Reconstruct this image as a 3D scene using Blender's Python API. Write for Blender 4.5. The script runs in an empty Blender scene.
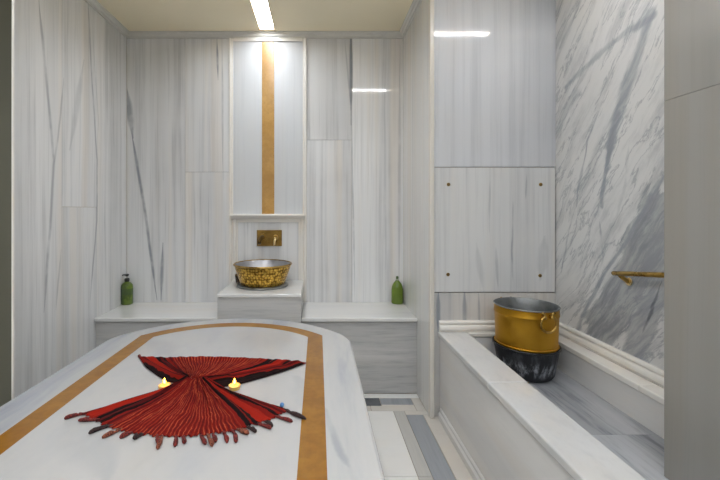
import bpy, bmesh, math, random
from mathutils import Vector, Matrix
random.seed(7)
PI = math.pi
SC = bpy.context.scene
COL = SC.collection

# ------------------------------------------------------------------ dimensions (metres)
H = 1.126                      # eye height
XL, XR, XA = -1.364, 1.296, .607   # left wall, right wall, side of the alcove
YB, YR = 2.71, 2.07            # back wall, wall above the trough
ZC = 2.385                     # ceiling
ZS = .526                      # heated slab top
F = 380.0

def on_z(px, py, z):           # survey helpers: photo measurements turned into metres on a known plane
    Y = F * (H - z) / (py - 210)
    return Vector(((px - 318) * Y / F, Y, z))
def on_x(px, py, X):
    Y = F * X / (px - 318)
    return Vector((X, Y, H - (py - 210) * Y / F))
def on_y(px, py, Y):
    return Vector(((px - 318) * Y / F, Y, H - (py - 210) * Y / F))

# ------------------------------------------------------------------ node helpers
class NT:
    def __init__(s, name):
        s.m = bpy.data.materials.new(name); s.m.use_nodes = True
        s.t = s.m.node_tree; s.n = s.t.nodes; s.l = s.t.links
        s.n.clear()
        s.out = s.n.new('ShaderNodeOutputMaterial')
        s.b = s.n.new('ShaderNodeBsdfPrincipled')
        s.l.new(s.b.outputs[0], s.out.inputs[0])
    def put(s, sock, v):
        if isinstance(v, bpy.types.NodeSocket): s.l.new(v, sock)
        elif isinstance(v, (tuple, list, Vector)):
            v = tuple(v)
            sock.default_value = v + (1,) if len(v) == 3 and len(sock.default_value) == 4 else v
        else: sock.default_value = v
    def math(s, op, a, b=0.0, c=None, clamp=False):
        n = s.n.new('ShaderNodeMath'); n.operation = op; n.use_clamp = clamp
        s.put(n.inputs[0], a); s.put(n.inputs[1], b)
        if c is not None: s.put(n.inputs[2], c)
        return n.outputs[0]
    def vec(s, op, a, b=(0, 0, 0), scale=None):
        n = s.n.new('ShaderNodeVectorMath'); n.operation = op
        s.put(n.inputs[0], a); s.put(n.inputs[1], b)
        if scale is not None: s.put(n.inputs['Scale'], scale)
        return n.outputs['Value'] if op in ('DOT_PRODUCT', 'LENGTH', 'DISTANCE') else n.outputs[0]
    def noise(s, v, scale, detail=4, rough=.55, dist=0.0):
        n = s.n.new('ShaderNodeTexNoise')
        s.put(n.inputs['Vector'], v); n.inputs['Scale'].default_value = scale
        n.inputs['Detail'].default_value = detail; n.inputs['Roughness'].default_value = rough
        n.inputs['Distortion'].default_value = dist
        return n.outputs[0]
    def noisec(s, v, scale, detail=3):
        n = s.n.new('ShaderNodeTexNoise'); s.put(n.inputs['Vector'], v)
        n.inputs['Scale'].default_value = scale; n.inputs['Detail'].default_value = detail
        return s.vec('SUBTRACT', n.outputs[1], (.5, .5, .5))
    def rng(s, v, a, b, c, d, smooth=True):
        n = s.n.new('ShaderNodeMapRange')
        if smooth: n.interpolation_type = 'SMOOTHSTEP'
        s.put(n.inputs[0], v)
        for i, x in enumerate((a, b, c, d)): n.inputs[1 + i].default_value = x
        return n.outputs[0]
    def mix(s, f, a, b):
        n = s.n.new('ShaderNodeMix'); n.data_type = 'RGBA'
        s.put(n.inputs[0], f); s.put(n.inputs[6], a); s.put(n.inputs[7], b)
        return n.outputs[2]
    def obj(s):
        n = s.n.new('ShaderNodeTexCoord'); return n.outputs['Object']
    def uv(s):
        n = s.n.new('ShaderNodeTexCoord'); return n.outputs['UV']
    def attr(s, name):
        n = s.n.new('ShaderNodeAttribute'); n.attribute_name = name; return n.outputs['Vector']
    def ramp(s, f, stops, const=False):
        n = s.n.new('ShaderNodeValToRGB'); e = n.color_ramp.elements
        if const: n.color_ramp.interpolation = 'CONSTANT'
        while len(e) < len(stops): e.new(0.5)
        for x, (p, c) in zip(e, stops): x.position = p; x.color = tuple(c) + (1,)
        s.put(n.inputs[0], f); return n.outputs[0]
    def bump(s, h, strength=.2, dist=.01):
        n = s.n.new('ShaderNodeBump'); n.inputs['Strength'].default_value = strength
        n.inputs['Distance'].default_value = dist; s.put(n.inputs['Height'], h)
        s.l.new(n.outputs[0], s.b.inputs['Normal'])
    def set(s, **k):
        for a, v in k.items(): s.put(s.b.inputs[a.replace('_', ' ')], v)
        return s.m
    def seg(s, P, A, B, t0=False, t1=False):           # distance from P to the segment AB, growing at a tapered end
        A, B = Vector(A), Vector(B); d = B - A
        pa = s.vec('SUBTRACT', P, A)
        h = s.math('MULTIPLY', s.vec('DOT_PRODUCT', pa, d), 1 / max(d.dot(d), 1e-9), clamp=True)
        e = s.vec('LENGTH', s.vec('SUBTRACT', pa, s.vec('SCALE', d, scale=h)))
        if t0: e = s.math('DIVIDE', e, s.rng(h, 0, .4, .22, 1))
        if t1: e = s.math('DIVIDE', e, s.rng(h, .6, 1, 1, .22))
        return e

def marble(name, stretch, base=(.66, .66, .655), dark=(.40, .41, .43), amount=.55, rough=.10,
           veins=(), warm=.35, fine=1.0, cloud=.3, warp=.02, spec=.5, tone=.0):
    """white marble veined along the axis whose stretch value is small; veins = [(points, width, strength)]"""
    s = NT(name)
    P = s.obj()
    sv = s.vec('SCALE', s.attr('seed'), scale=17.0)
    W = s.vec('ADD', P, s.vec('SCALE', s.noisec(P, 1.3, 2), scale=warp * 2))
    Q = s.vec('ADD', s.vec('MULTIPLY', W, stretch), sv)
    broad = s.rng(s.noise(Q, .9, 3, .5), .42, .68, 0, 1)
    lines = s.rng(s.noise(Q, 4.5 * fine, 5, .62), .46, .74, 0, 1)
    hair = s.rng(s.noise(s.vec('ADD', Q, (3.1, 7.7, 1.3)), 16 * fine, 2, .5), .52, .78, 0, 1)
    clouds = s.noise(s.vec('ADD', P, sv), 2.2, 4, .6)
    m = s.math('MULTIPLY', broad, .45)
    m = s.math('MULTIPLY_ADD', lines, .55, m)
    m = s.math('MULTIPLY_ADD', hair, .28, m)
    m = s.math('MULTIPLY', m, s.rng(clouds, .2, .75, 1 - cloud, 1 + cloud))
    c = s.mix(s.math('MULTIPLY', m, amount, clamp=True), base, dark)
    warmth = s.rng(s.noise(s.vec('ADD', Q, (9, 2, 5)), 1.7, 2), .5, .72, 0, warm)
    c = s.mix(warmth, c, (base[0] * .98, base[1] * .90, base[2] * .80))
    sx_ = s.n.new('ShaderNodeSeparateXYZ'); s.put(sx_.inputs[0], s.attr('seed'))
    c = s.vec('SCALE', c, scale=s.rng(sx_.outputs[1], 0, 1, 1 - tone, 1 + tone * .4, False))
    if veins:
        PW = s.vec('ADD', P, s.vec('SCALE', s.noisec(P, 5, 4), scale=warp))
        brk = s.rng(s.noise(P, 7, 3), .25, .55, .35, 1)
        for pts, wid, stg in veins:
            d = None
            for i_, (a, b) in enumerate(zip(pts[:-1], pts[1:])):
                e = s.seg(PW, a, b, i_ == 0, i_ == len(pts) - 2)
                d = e if d is None else s.math('MINIMUM', d, e)
            k = s.math('MULTIPLY', s.rng(d, wid * .3, wid * 1.3, min(1, stg * 1.15), 0), brk)
            c = s.mix(k, c, (.25, .27, .30))
    s.set(Base_Color=c, Roughness=rough, Specular_IOR_Level=spec)
    return s.m

def paint(name, col, rough=.7, var=.05):
    s = NT(name); n = s.noise(s.obj(), 6, 4)
    c = s.mix(n, tuple(x * (1 - var) for x in col), tuple(min(1, x * (1 + var)) for x in col))
    return s.set(Base_Color=c, Roughness=rough)

def metal(name, c0, c1, rough=.35, scale=12, bumpk=0, metallic=1.0, stretch=(1, 1, 1)):
    s = NT(name); P = s.vec('MULTIPLY', s.obj(), stretch); n = s.rng(s.noise(P, scale, 6, .65), .35, .65, 0, 1)
    if bumpk: s.bump(s.noise(P, scale * 3, 4), bumpk, .003)
    return s.set(Base_Color=s.mix(n, c0, c1), Metallic=metallic, Roughness=s.rng(n, 0, 1, rough * .8, rough * 1.25))

def emit(name, col, k):
    s = NT(name); s.set(Base_Color=(.9, .9, .88), Emission_Color=col, Emission_Strength=k); return s.m

# ------------------------------------------------------------------ materials
M = {}
wl = lambda *p: [on_x(x, y, XL) for x, y in p]
wb = lambda *p: [on_y(x, y, YB) for x, y in p]
wr = lambda *p: [on_x(x, y, XR) for x, y in p]
M['left'] = marble('marble_left_wall', (5, 5, .12), tone=.06, base=(.79,.795,.80), amount=.85, dark=(.42,.43,.44), warm=.4, veins=[
    (wl((39, 0), (47, 85), (54, 160), (50, 230), (44, 312)), .011, 0.51),
    (wl((64, 78), (58, 140), (54, 165)), .008, 0.37),
    (wl((84, 60), (70, 150)), .028, 0.24),
    (wl((88, 0), (92, 80), (97, 160), (97, 220), (90, 300)), .009, 0.51),
    (wl((61, 250), (56, 310)), .008, 0.34),
    (wl((92, 20), (100, 150)), .006, 0.27),
    (wl((104, 190), (106, 280)), .006, 0.27)], warp=.012)
M['back'] = marble('marble_back_wall', (5, 5, .10), tone=.14, base=(.745, .75, .757), amount=.9, dark=(.40,.405,.415), warm=.5, rough=.06, veins=[
    (wb((126, 86), (133, 138)), .028, .65), (wb((131, 130), (144, 205), (157, 300)), .012, .75),
    (wb((163, 243), (161, 300)), .014, .7),
    (wb((351, 20), (351, 125)), .014, 1.0), (wb((345, 40), (350, 100)), .007, .35),
    (wb((352, 140), (355, 300)), .006, .4), (wb((217, 38), (218, 80)), .009, .75),
    (wb((222, 38), (223, 180)), .008, .4), (wb((209, 180), (207, 300)), .006, .3),
    (wb((400, 45), (399, 300)), .012, .3), (wb((384, 60), (386, 290)), .01, .22)], warp=.008)
M['bay'] = marble('marble_honed_bay', (5, 5, .10), base=(.62, .635, .65), dark=(.42,.43,.45), warm=.2, rough=.42, spec=.35)
M['panel'] = marble('marble_blue_grey', (6, 6, .10), base=(.61, .625, .655), dark=(.38, .40, .44), amount=.65, warm=.12, rough=.085, warp=.01)
def AV(*p): return [(x - (XA + XR) / 2, .0, z - on_y(0, 292.5, YR).z) for x, z in p]
M['access'] = marble('marble_access_panel', (6, 6, .12), base=(.64, .645, .645), warm=.25, amount=.75, veins=[
    (AV((.98, .68), (.965, .95)), .010, .38), (AV((1.06, .68), (1.055, .9), (1.065, 1.25)), .007, .7), (AV((1.13, 1.15), (1.135, 1.36)), .006, .45),
    (AV((1.21, .75), (1.23, .98)), .035, .22), (AV((.90, .68), (.86, .95)), .02, .2), (AV((.93, .95), (.935, 1.36)), .006, .3)], warp=.015)
M['strip'] = marble('marble_recess_strip', (8, 8, .12), base=(.62, .605, .58), dark=(.36, .36, .37), amount=.9, warm=.3, veins=[
    ([(.655, YR, .45), (.655, YR, .69)], .014, .85), ([(.80, YR, .45), (.797, YR, .69)], .014, .6), ([(.88, YR, .45), (.875, YR, .69)], .007, .5)], warp=.004)
M['side'] = marble('marble_alcove_side', (7, 7, .08), tone=.08, base=(.76, .755, .735), dark=(.44,.44,.44), amount=.75, warm=.5)
M['pillar'] = marble('marble_entrance_pillar', (7, 7, .10), base=(.30, .288, .268), dark=(.22, .217, .205), warm=.25, amount=.6, rough=.25)
M['bench'] = marble('marble_bench_front', (.5, .5, 7), base=(.58, .572, .56), dark=(.33,.335,.34), warm=.15, amount=.9)
M['whitetop'] = marble('marble_white_top', (.8, 5, 3), base=(.72, .715, .70), dark=(.55, .56, .58), amount=.4, warm=.25, fine=.6)
M['trim'] = marble('marble_cream_trim', (2, 2, 2), base=(.79, .765, .72), dark=(.66, .64, .61), amount=.4, warm=.45, rough=.25)
M['post'] = marble('marble_corner_post', (2, 2, .2), base=(.66, .635, .59), dark=(.5, .48, .45), amount=.4, warm=.4, rough=.25)
M['crown'] = marble('marble_grey_cornice', (2, 2, 2), base=(.66, .65, .615), dark=(.50, .495, .48), amount=.5, warm=.1, rough=.25)
M['slab'] = marble('marble_slab_field', (3, 1.2, 3), base=(.50, .49, .477), dark=(.37, .38, .42), amount=.45, warm=.25, fine=.5, warp=.12, rough=.14, veins=[
    ([(.32, -.05, ZS), (.42, -.40, ZS)], .05, .2), ([(-.3, -.35, ZS), (-.05, -.62, ZS)], .06, .18), ([(-.38, .35, ZS), (-.2, .1, ZS)], .07, .15)])
M['slabedge'] = marble('marble_slab_border', (3.2, .35, 3), base=(.50, .497, .49), dark=(.30, .32, .37), amount=.85, warm=.1, fine=.6, warp=.05, rough=.14, veins=[
    ([(.425, -.28, ZS), (.447, -.40, ZS), (.495, -.60, ZS)], .012, .45)])
M['trough'] = marble('marble_trough_front', (.6, .5, 5), base=(.70, .685, .665), dark=(.56, .56, .55), warm=.3, amount=.45)
M['rim'] = marble('marble_trough_rim', (5, 2.2, 2), base=(.60, .597, .59), dark=(.40, .41, .43), warm=.25, amount=.45, warp=.08)
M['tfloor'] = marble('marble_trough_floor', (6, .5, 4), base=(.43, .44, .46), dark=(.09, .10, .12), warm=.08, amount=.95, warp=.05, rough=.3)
M['floor'] = marble('marble_floor_white', (1.2, 2.5, 2), base=(.78, .77, .745), dark=(.66, .66, .66), amount=.3, warm=.3, rough=.22)
M['floorbeige'] = marble('marble_floor_beige', (1.5, 2.5, 2), base=(.62, .585, .535), dark=(.46, .44, .41), amount=.4, warm=.4, rough=.25)
M['floorstrip'] = marble('marble_floor_greige', (7, .5, 2), base=(.50, .485, .46), dark=(.34, .335, .33), amount=.6, warm=.3, rough=.25)
M['floorgrey'] = marble('marble_floor_grey', (7, .5, 2), base=(.33, .345, .365), dark=(.20, .21, .23), amount=.7, warm=.03, rough=.25)
M['floordark'] = marble('marble_floor_dark', (4, 4, 2), base=(.12, .125, .135), dark=(.06, .065, .07), amount=.7, warm=.02, rough=.25)
M['grout'] = paint('grout', (.42, .36, .28), .9)
M['ceil'] = paint('ceiling_paint', (.86, .785, .59), .8, .02)
M['olive'] = paint('olive_grey_paint', (.098, .094, .068), .7)
M['ante'] = paint('anteroom_plaster', (.55, .53, .49), .8)

def gold_stone(nm='honey_gold_stone', a0=(.25, .103, .009), a1=(.33, .15, .015), a2=(.20,.08,.008)):
    s = NT(nm); P = s.obj()
    a = s.rng(s.noise(P, 9, 6, .65), .3, .7, 0, 1); b = s.rng(s.noise(P, 45, 4, .6), .4, .7, 0, 1)
    c = s.mix(a, a0, a1); c = s.mix(s.math('MULTIPLY', b, .4), c, a2)
    return s.set(Base_Color=c, Roughness=.25)
M['gold'] = gold_stone()
M['goldwall'] = gold_stone('honey_gold_wall_stripe', (.40, .21, .05), (.52, .30, .085), (.34, .17, .035))

def statuario():
    s = NT('marble_grey_veined_feature_wall'); P = s.obj()
    ROT = s.vec('ADD', P, s.vec('SCALE', s.noisec(P, 2.2, 5), scale=.13))
    # streak coordinate: rotated so that streaks run steeply down towards the room's far corner
    al = s.vec('DOT_PRODUCT', ROT, (0, .6, -.8)); pe = s.vec('DOT_PRODUCT', ROT, (0, .8, .6))
    cb = s.n.new('ShaderNodeCombineXYZ'); s.put(cb.inputs[0], s.math('MULTIPLY', al, .9)); s.put(cb.inputs[1], s.math('MULTIPLY', pe, 5.0))
    Q = cb.outputs[0]
    st = s.rng(s.noise(Q, 2.2, 8, .72), .46, .68, 0, 1)
    ridge = s.math('ABSOLUTE', s.math('SUBTRACT', s.noise(Q, 1.7, 7, .66, .2), .5))
    thin = s.rng(ridge, .0, .022, 1, 0)
    c = s.mix(s.math('MULTIPLY', st, .7), (.65, .65, .64), (.38, .39, .405))
    c = s.mix(s.math('MULTIPLY', thin, .6), c, (.26, .28, .31))
    PW = s.vec('ADD', P, s.vec('SCALE', s.noisec(P, 5, 6), scale=.05))
    gran = s.rng(s.noise(Q, 5, 6, .7), .36, .66, .55, 1)
    wid_var = s.rng(s.noise(Q, 3.5, 6, .7), .3, .7, .55, 1.9, False)
    def vein(pts, w, k, col=(.27, .29, .32), soft=.3):
        nonlocal c
        d = None; pts = wr(*pts)
        for i_, (a, b) in enumerate(zip(pts[:-1], pts[1:])):
            e = s.seg(PW, a, b, i_ == 0 and w < .018, i_ == len(pts) - 2 and w < .018); d = e if d is None else s.math('MINIMUM', d, e)
        d = s.math('MULTIPLY', d, wid_var)
        c = s.mix(s.math('MULTIPLY', s.rng(d, w * soft, w, k, 0), gran), c, col)
    vein([(655, 215), (640, 250), (622, 290), (600, 330)], .125, 1.0, (.25, .265, .285), .75)
    vein([(664, 250), (655, 290), (640, 335), (628, 365)], .085, .9, (.28, .295, .32), .65)
    vein([(664, 176), (645, 208), (617, 254), (604, 275), (590, 300), (577, 330)], .022, .95)
    vein([(650, 15), (632, 70), (618, 115), (610, 145)], .048, .85, (.27, .29, .32), .4)
    vein([(618, 115), (609, 150), (606, 168)], .030, .9)
    vein([(609, 150), (604, 175), (602, 205)], .02, .9)
    vein([(655, 16), (628, 31), (597, 57), (565, 87)], .028, .8)
    vein([(575, 95), (563, 115), (557, 135)], .05, .45)
    vein([(604, 98), (588, 140), (579, 190), (577, 215)], .011, .8)
    vein([(580, 0), (560, 48)], .02, .7)
    vein([(599, 220), (603, 258), (595, 285)], .012, .7)
    vein([(572, 215), (560, 280)], .012, .6)
    vein([(662, 280), (640, 344)], .012, .95, (.15, .16, .18))
    vein([(630, 140), (625, 190), (610, 230)], .012, .35)
    s.set(Base_Color=c, Roughness=.2)
    return s.m
M['statuario'] = statuario()

M['brass'] = metal('aged_brass', (.36, .22, .05), (.50, .33, .10), .32, 14)
M['brassdark'] = metal('dark_brass', (.20, .12, .035), (.33, .21, .06), .35, 14)
M['spout'] = metal('very_dark_brass', (.085, .05, .015), (.16, .10, .03), .35, 14)  # darkest brass, so the spout stands out from its plate
M['brasslight'] = metal('bright_brass', (.75, .58, .28), (.85, .68, .36), .25, 14)
M['bucket'] = metal('polished_copper_gold', (.47, .245, .022), (.56, .32, .04), .46, 5, .05, stretch=(1, 1, .6))
M['tin'] = metal('dull_tin', (.20, .21, .21), (.33, .34, .34), .5, 10)
M['basinin'] = metal('grey_basin_lining', (.42, .42, .45), (.55, .55, .58), .4, 10)
M['steel'] = metal('worn_screw', (.16, .11, .05), (.28, .2, .1), .45, 60)
def pot_mat():
    s = NT('blackened_tinned_copper'); P = s.obj()
    st = s.vec('MULTIPLY', P, (9, 9, 3.5))
    n = s.rng(s.noise(st, 3.5, 6, .7), .44, .66, 0, 1)
    sep = s.n.new('ShaderNodeSeparateXYZ'); s.put(sep.inputs[0], P)
    band = s.rng(sep.outputs[2], .015, .05, 0, 1); band2 = s.rng(sep.outputs[2], .07, .11, 1, 0.12)
    k = s.math('MULTIPLY', s.math('MULTIPLY', n, band), band2)
    c = s.mix(k, (.022, .023, .026), (.34, .36, .40))
    s.bump(s.noise(st, 5, 4), .5, .004)
    return s.set(Base_Color=c, Metallic=.35, Roughness=.5)
M['pot'] = pot_mat()
def hammered():
    s = NT('hammered_gold_basin'); P = s.obj()
    sp = s.n.new('ShaderNodeSeparateXYZ'); s.put(sp.inputs[0], P)
    cb = s.n.new('ShaderNodeCombineXYZ'); s.put(cb.inputs[0], s.math('MULTIPLY', s.math('ARCTAN2', sp.outputs[1], sp.outputs[0]), .165)); s.put(cb.inputs[1], sp.outputs[2])
    v = s.n.new('ShaderNodeTexVoronoi'); v.feature = 'F1'; s.put(v.inputs['Vector'], cb.outputs[0]); v.inputs['Scale'].default_value = 58; v.inputs['Randomness'].default_value = .55
    d = v.outputs['Distance']; n = s.noise(P, 60, 2)
    c = s.mix(s.rng(d, .3, .72, 0, 1), (.70, .44, .085), (.19, .10, .016))
    s.bump(d, -.7, .006)
    return s.set(Base_Color=c, Metallic=.95, Roughness=s.rng(n, .3, .7, .22, .4))
M['hammered'] = hammered()
def bottle_mat(n, c0, c1):
    s = NT(n); k = s.noise(s.obj(), 22, 3)
    return s.set(Base_Color=s.mix(s.rng(k, .4, .62, 0, 1), c0, c1), Roughness=.28, Coat_Weight=.3, Transmission_Weight=0.0)
M['bottle'] = bottle_mat('green_soap_bottle', (.06, .105, .008), (.13, .20, .018))
M['bottle2'] = bottle_mat('olive_green_plastic', (.10, .165, .006), (.13, .20, .012))
M['sticker'] = bottle_mat('dark_green_sticker', (.045, .085, .012), (.06, .11, .02))
M['blackplastic'] = paint('black_plastic', (.012, .011, .010), .35)
M['clearcap'] = paint('pale_cap', (.42, .42, .34), .3)
M['brownclay'] = paint('dark_brown_glaze', (.035, .02, .012), .25)
M['lamp'] = emit('lamp_diffuser', (.95, 1, 1.07), 17.5)
M['lampb'] = emit('lamp_diffuser_bright', (.95, 1, 1.07), 42)
M['lampfill'] = emit('lamp_diffuser_added_fill', (.95, 1, 1.07), 7)  # diffuser of the added fill lamp
M['alu'] = metal('lamp_frame_gilt', (.55, .42, .26), (.62, .48, .3), .4, 10)
M['wax'] = None
s = NT('glow_tinted_cup'); s.set(Base_Color=(.95, .62, .22), Roughness=.3, Subsurface_Weight=.8, Subsurface_Radius=(.02, .012, .006)); M['waxcup'] = s.m  # flame glow put into the cup's orange colour
s = NT('glow_tinted_wax'); s.set(Base_Color=(.97, .68, .26), Roughness=.4, Subsurface_Weight=.5, Subsurface_Radius=(.02, .012, .006)); M['wax'] = s.m  # pale wax tinted orange to carry the flame's glow
M['flame'] = emit('candle_flame', (1, .42, .012), 28)
M['wick'] = paint('wick', (.02, .015, .01), .9)
M['tealight'] = metal('tealight_cup', (.75, .74, .72), (.85, .84, .82), .3, 10)
M['bead'] = bottle_mat('blue_glass_bead', (.05, .16, .40), (.10, .28, .55))

def cloth_mat():
    s = NT('red_striped_cotton')
    sep = s.n.new('ShaderNodeSeparateXYZ'); s.put(sep.inputs[0], s.uv())
    u, v = sep.outputs[0], sep.outputs[1]
    R, BR, BK, DK = (.175, .010, .007), (.28, .015, .008), (.012, .006, .006), (.075, .008, .008)
    wob = s.math('MULTIPLY', s.math('SUBTRACT', s.noise(s.obj(), 16, 4), .5), .042)
    uu = s.math('ADD', u, wob)
    band = s.ramp(uu, [(0, BK), (.035, R), (.055, DK), (.068, BR), (.118, R), (.128, BK), (.150, DK), (.165, BK), (.185, R), (.205, DK), (.215, R), (.755, R), (.765, BK), (.79, R), (.80, BK),
                       (.82, BR), (.868, R), (.885, BK), (.905, R), (.925, DK), (.94, R), (.955, BK)], True)  # the towel's own stripes, plus dark bands painted in for fold shade
    w = s.math('SINE', s.math('MULTIPLY', uu, 2 * PI * 58))
    pin = s.math('MULTIPLY', s.rng(w, .72, 1.0, 0, .65), s.rng(s.noise(s.obj(), 30, 3), .35, .6, .25, 1))
    inner = s.math('MULTIPLY', s.rng(uu, .21, .24, 0, 1), s.rng(uu, .73, .76, 1, 0))
    c = s.mix(s.math('MULTIPLY', pin, inner), band, (.58, .13, .055))
    dk = s.math('MULTIPLY', s.rng(w, -1, -.1, .9, 0), s.rng(s.noise(s.obj(), 22, 3), .35, .6, .35, 1))
    c = s.mix(s.math('MULTIPLY', dk, inner), c, DK)
    weave = s.noise(s.vec('MULTIPLY', s.obj(), (1, 1, 1)), 320, 1)
    s.bump(weave, .25, .001)
    return s.set(Base_Color=c, Roughness=.95, Specular_IOR_Level=.08)
M['cloth'] = cloth_mat()
def yarn(n, a, b):
    s = NT(n); k = s.rng(s.noise(s.vec('MULTIPLY', s.obj(), (300, 300, 300)), 1, 3), .4, .62, 0, 1)
    s.bump(k, .4, .001)
    return s.set(Base_Color=s.mix(k, a, b), Roughness=.9)
M['yarnred'] = yarn('red_yarn', (.045, .006, .006), (.24, .025, .018))
M['yarnblack'] = yarn('black_yarn', (.012, .008, .008), (.05, .02, .018))
M['yarnbrown'] = yarn('rust_yarn', (.07, .014, .009), (.34, .10, .05))

# ------------------------------------------------------------------ mesh helpers
def BM():
    bm = bmesh.new(); bm.loops.layers.float_color.new('seed'); return bm
def paintseed(bm, faces, seed):
    lay = bm.loops.layers.float_color['seed']; r = random.Random(seed)
    c = (r.random(), r.random(), r.random(), 1)
    for f in faces:
        for l in f.loops: l[lay] = c
def box(bm, a, b, bev=0.0, seed=None, seg=2, mi=0):
    before = set(bm.faces)
    vs = [bm.verts.new((x, y, z)) for x in (a[0], b[0]) for y in (a[1], b[1]) for z in (a[2], b[2])]
    fs = [(0, 1, 3, 2), (4, 6, 7, 5), (0, 4, 5, 1), (2, 3, 7, 6), (0, 2, 6, 4), (1, 5, 7, 3)]
    F_ = [bm.faces.new([vs[i] for i in f]) for f in fs]
    if bev:
        bmesh.ops.bevel(bm, geom=list({e for f in F_ for e in f.edges}), offset=bev, segments=seg, profile=.5, affect='EDGES')
    new = [f for f in bm.faces if f not in before]
    for f in new: f.material_index = mi
    if seed is not None: paintseed(bm, new, seed)
    return new
def lathe(bm, prof, c=(0, 0, 0), seg=48, sx=1, sy=1, mi=0):
    rings = []
    for r, z in prof:
        if r < 1e-6: rings.append([bm.verts.new((c[0], c[1], c[2] + z))])
        else: rings.append([bm.verts.new((c[0] + r * sx * math.cos(2 * PI * i / seg), c[1] + r * sy * math.sin(2 * PI * i / seg), c[2] + z)) for i in range(seg)])
    for A, B in zip(rings[:-1], rings[1:]):
        for i in range(seg):
            j = (i + 1) % seg
            if len(A) == 1 and len(B) == 1: continue
            if len(A) == 1: f = bm.faces.new((A[0], B[j], B[i]))
            elif len(B) == 1: f = bm.faces.new((A[i], A[j], B[0]))
            else: f = bm.faces.new((A[i], A[j], B[j], B[i]))
            f.smooth = True; f.material_index = mi
def tube(bm, pts, rad, seg=12, closed=False):
    pts = [Vector(p) for p in pts]; n = len(pts)
    rads = rad if isinstance(rad, (list, tuple)) else [rad] * n
    rings = []; up = None
    for i, p in enumerate(pts):
        a = pts[(i - 1) % n] if (closed or i > 0) else p
        b = pts[(i + 1) % n] if (closed or i < n - 1) else p
        t = (b - a).normalized()
        if up is None:
            up = Vector((0, 0, 1)) if abs(t.z) < .9 else Vector((1, 0, 0))
        x = t.cross(up)
        if x.length < 1e-4: x = t.cross(Vector((0, 1, 0)))
        x.normalize(); up = x.cross(t).normalized()
        rings.append([bm.verts.new(p + rads[i] * (math.cos(2 * PI * k / seg) * x + math.sin(2 * PI * k / seg) * up)) for k in range(seg)])
    rr = rings + ([rings[0]] if closed else [])
    for A, B in zip(rr[:-1], rr[1:]):
        for k in range(seg):
            f = bm.faces.new((A[k], A[(k + 1) % seg], B[(k + 1) % seg], B[k])); f.smooth = True
    if not closed:
        bm.faces.new(rings[0][::-1]); bm.faces.new(rings[-1])
def extrude_profile(bm, prof, axis, a, b, seed=None):
    """prof: list of (p,q) closed; axis 'x': p->y q->z ; axis 'y': p->x q->z ; axis 'z': p->x q->y"""
    def P(p, q, t): return (t, p, q) if axis == 'x' else (p, t, q) if axis == 'y' else (p, q, t)
    A = [bm.verts.new(P(p, q, a)) for p, q in prof]; B = [bm.verts.new(P(p, q, b)) for p, q in prof]
    n = len(prof); new = []
    for i in range(n): new.append(bm.faces.new((A[i], A[(i + 1) % n], B[(i + 1) % n], B[i])))
    new.append(bm.faces.new(A[::-1])); new.append(bm.faces.new(B))
    if seed is not None: paintseed(bm, new, seed)
    return new

def obj(name, bm, mats, parent=None, origin=None, smooth_angle=None):
    o_ = origin if origin is not None else (parent['_loc'] if parent is not None and '_loc' in parent else (0, 0, 0))
    o_ = Vector(o_)
    bmesh.ops.recalc_face_normals(bm, faces=bm.faces[:])
    bmesh.ops.translate(bm, verts=bm.verts[:], vec=-o_)
    me = bpy.data.meshes.new(name); bm.to_mesh(me); bm.free()
    for m in (mats if isinstance(mats, (list, tuple)) else [mats]): me.materials.append(m)
    o = bpy.data.objects.new(name, me); COL.objects.link(o)
    if parent is not None:
        o.parent = parent; o['_loc'] = parent['_loc']
        o.location = o_ - Vector(parent['_loc'])
    else: o.location = o_
    return o
def tag(o, label, cat, group=None):
    o['label'] = label; o['category'] = cat
    if group: o['group'] = group
    return o
def thing(name, label, cat, loc, group=None):
    o = bpy.data.objects.new(name, None); COL.objects.link(o)
    o.empty_display_size = .05; o.location = loc; o['_loc'] = tuple(loc)
    return tag(o, label, cat, group)
def struct(name, bm, mats, label, cat):
    o = obj(name, bm, mats); o['kind'] = 'structure'; return tag(o, label, cat)

G = .0009   # half a joint between marble slabs
def slabs(bm, axis, pos, thick, rects, mi=0, mis=None):
    """marble slabs on a wall plane; rects (u0,u1,z0,z1,seed); the visible face lies at pos, thick goes backwards (signed)"""
    for k, (u0, u1, z0, z1, sd) in enumerate(rects):
        a = (u0 + G, z0 + G); b = (u1 - G, z1 - G); m = mis[k] if mis else mi
        p0, p1 = sorted((pos, pos + thick))
        if axis == 'y': box(bm, (a[0], p0, a[1]), (b[0], p1, b[1]), .0007, sd, 1, m)
        else: box(bm, (p0, a[0], a[1]), (p1, b[0], b[1]), .0007, sd, 1, m)

YN = -.9    # wall behind the photographer
# ------------------------------------------------------------------ setting
# floor
bm = BM()
box(bm, (XL - .1, YN - .1, -.08), (XR + .1, YB + .1, -.004), mi=3)
def tile(x0, x1, y0, y1, mi, sd): box(bm, (x0 + .0015, y0 + .0015, -.02), (x1 - .0015, y1 - .0015, 0), .0008, sd, 1, mi)
xs = [XL, -.60, -.16, .262]
sd = 100
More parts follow.
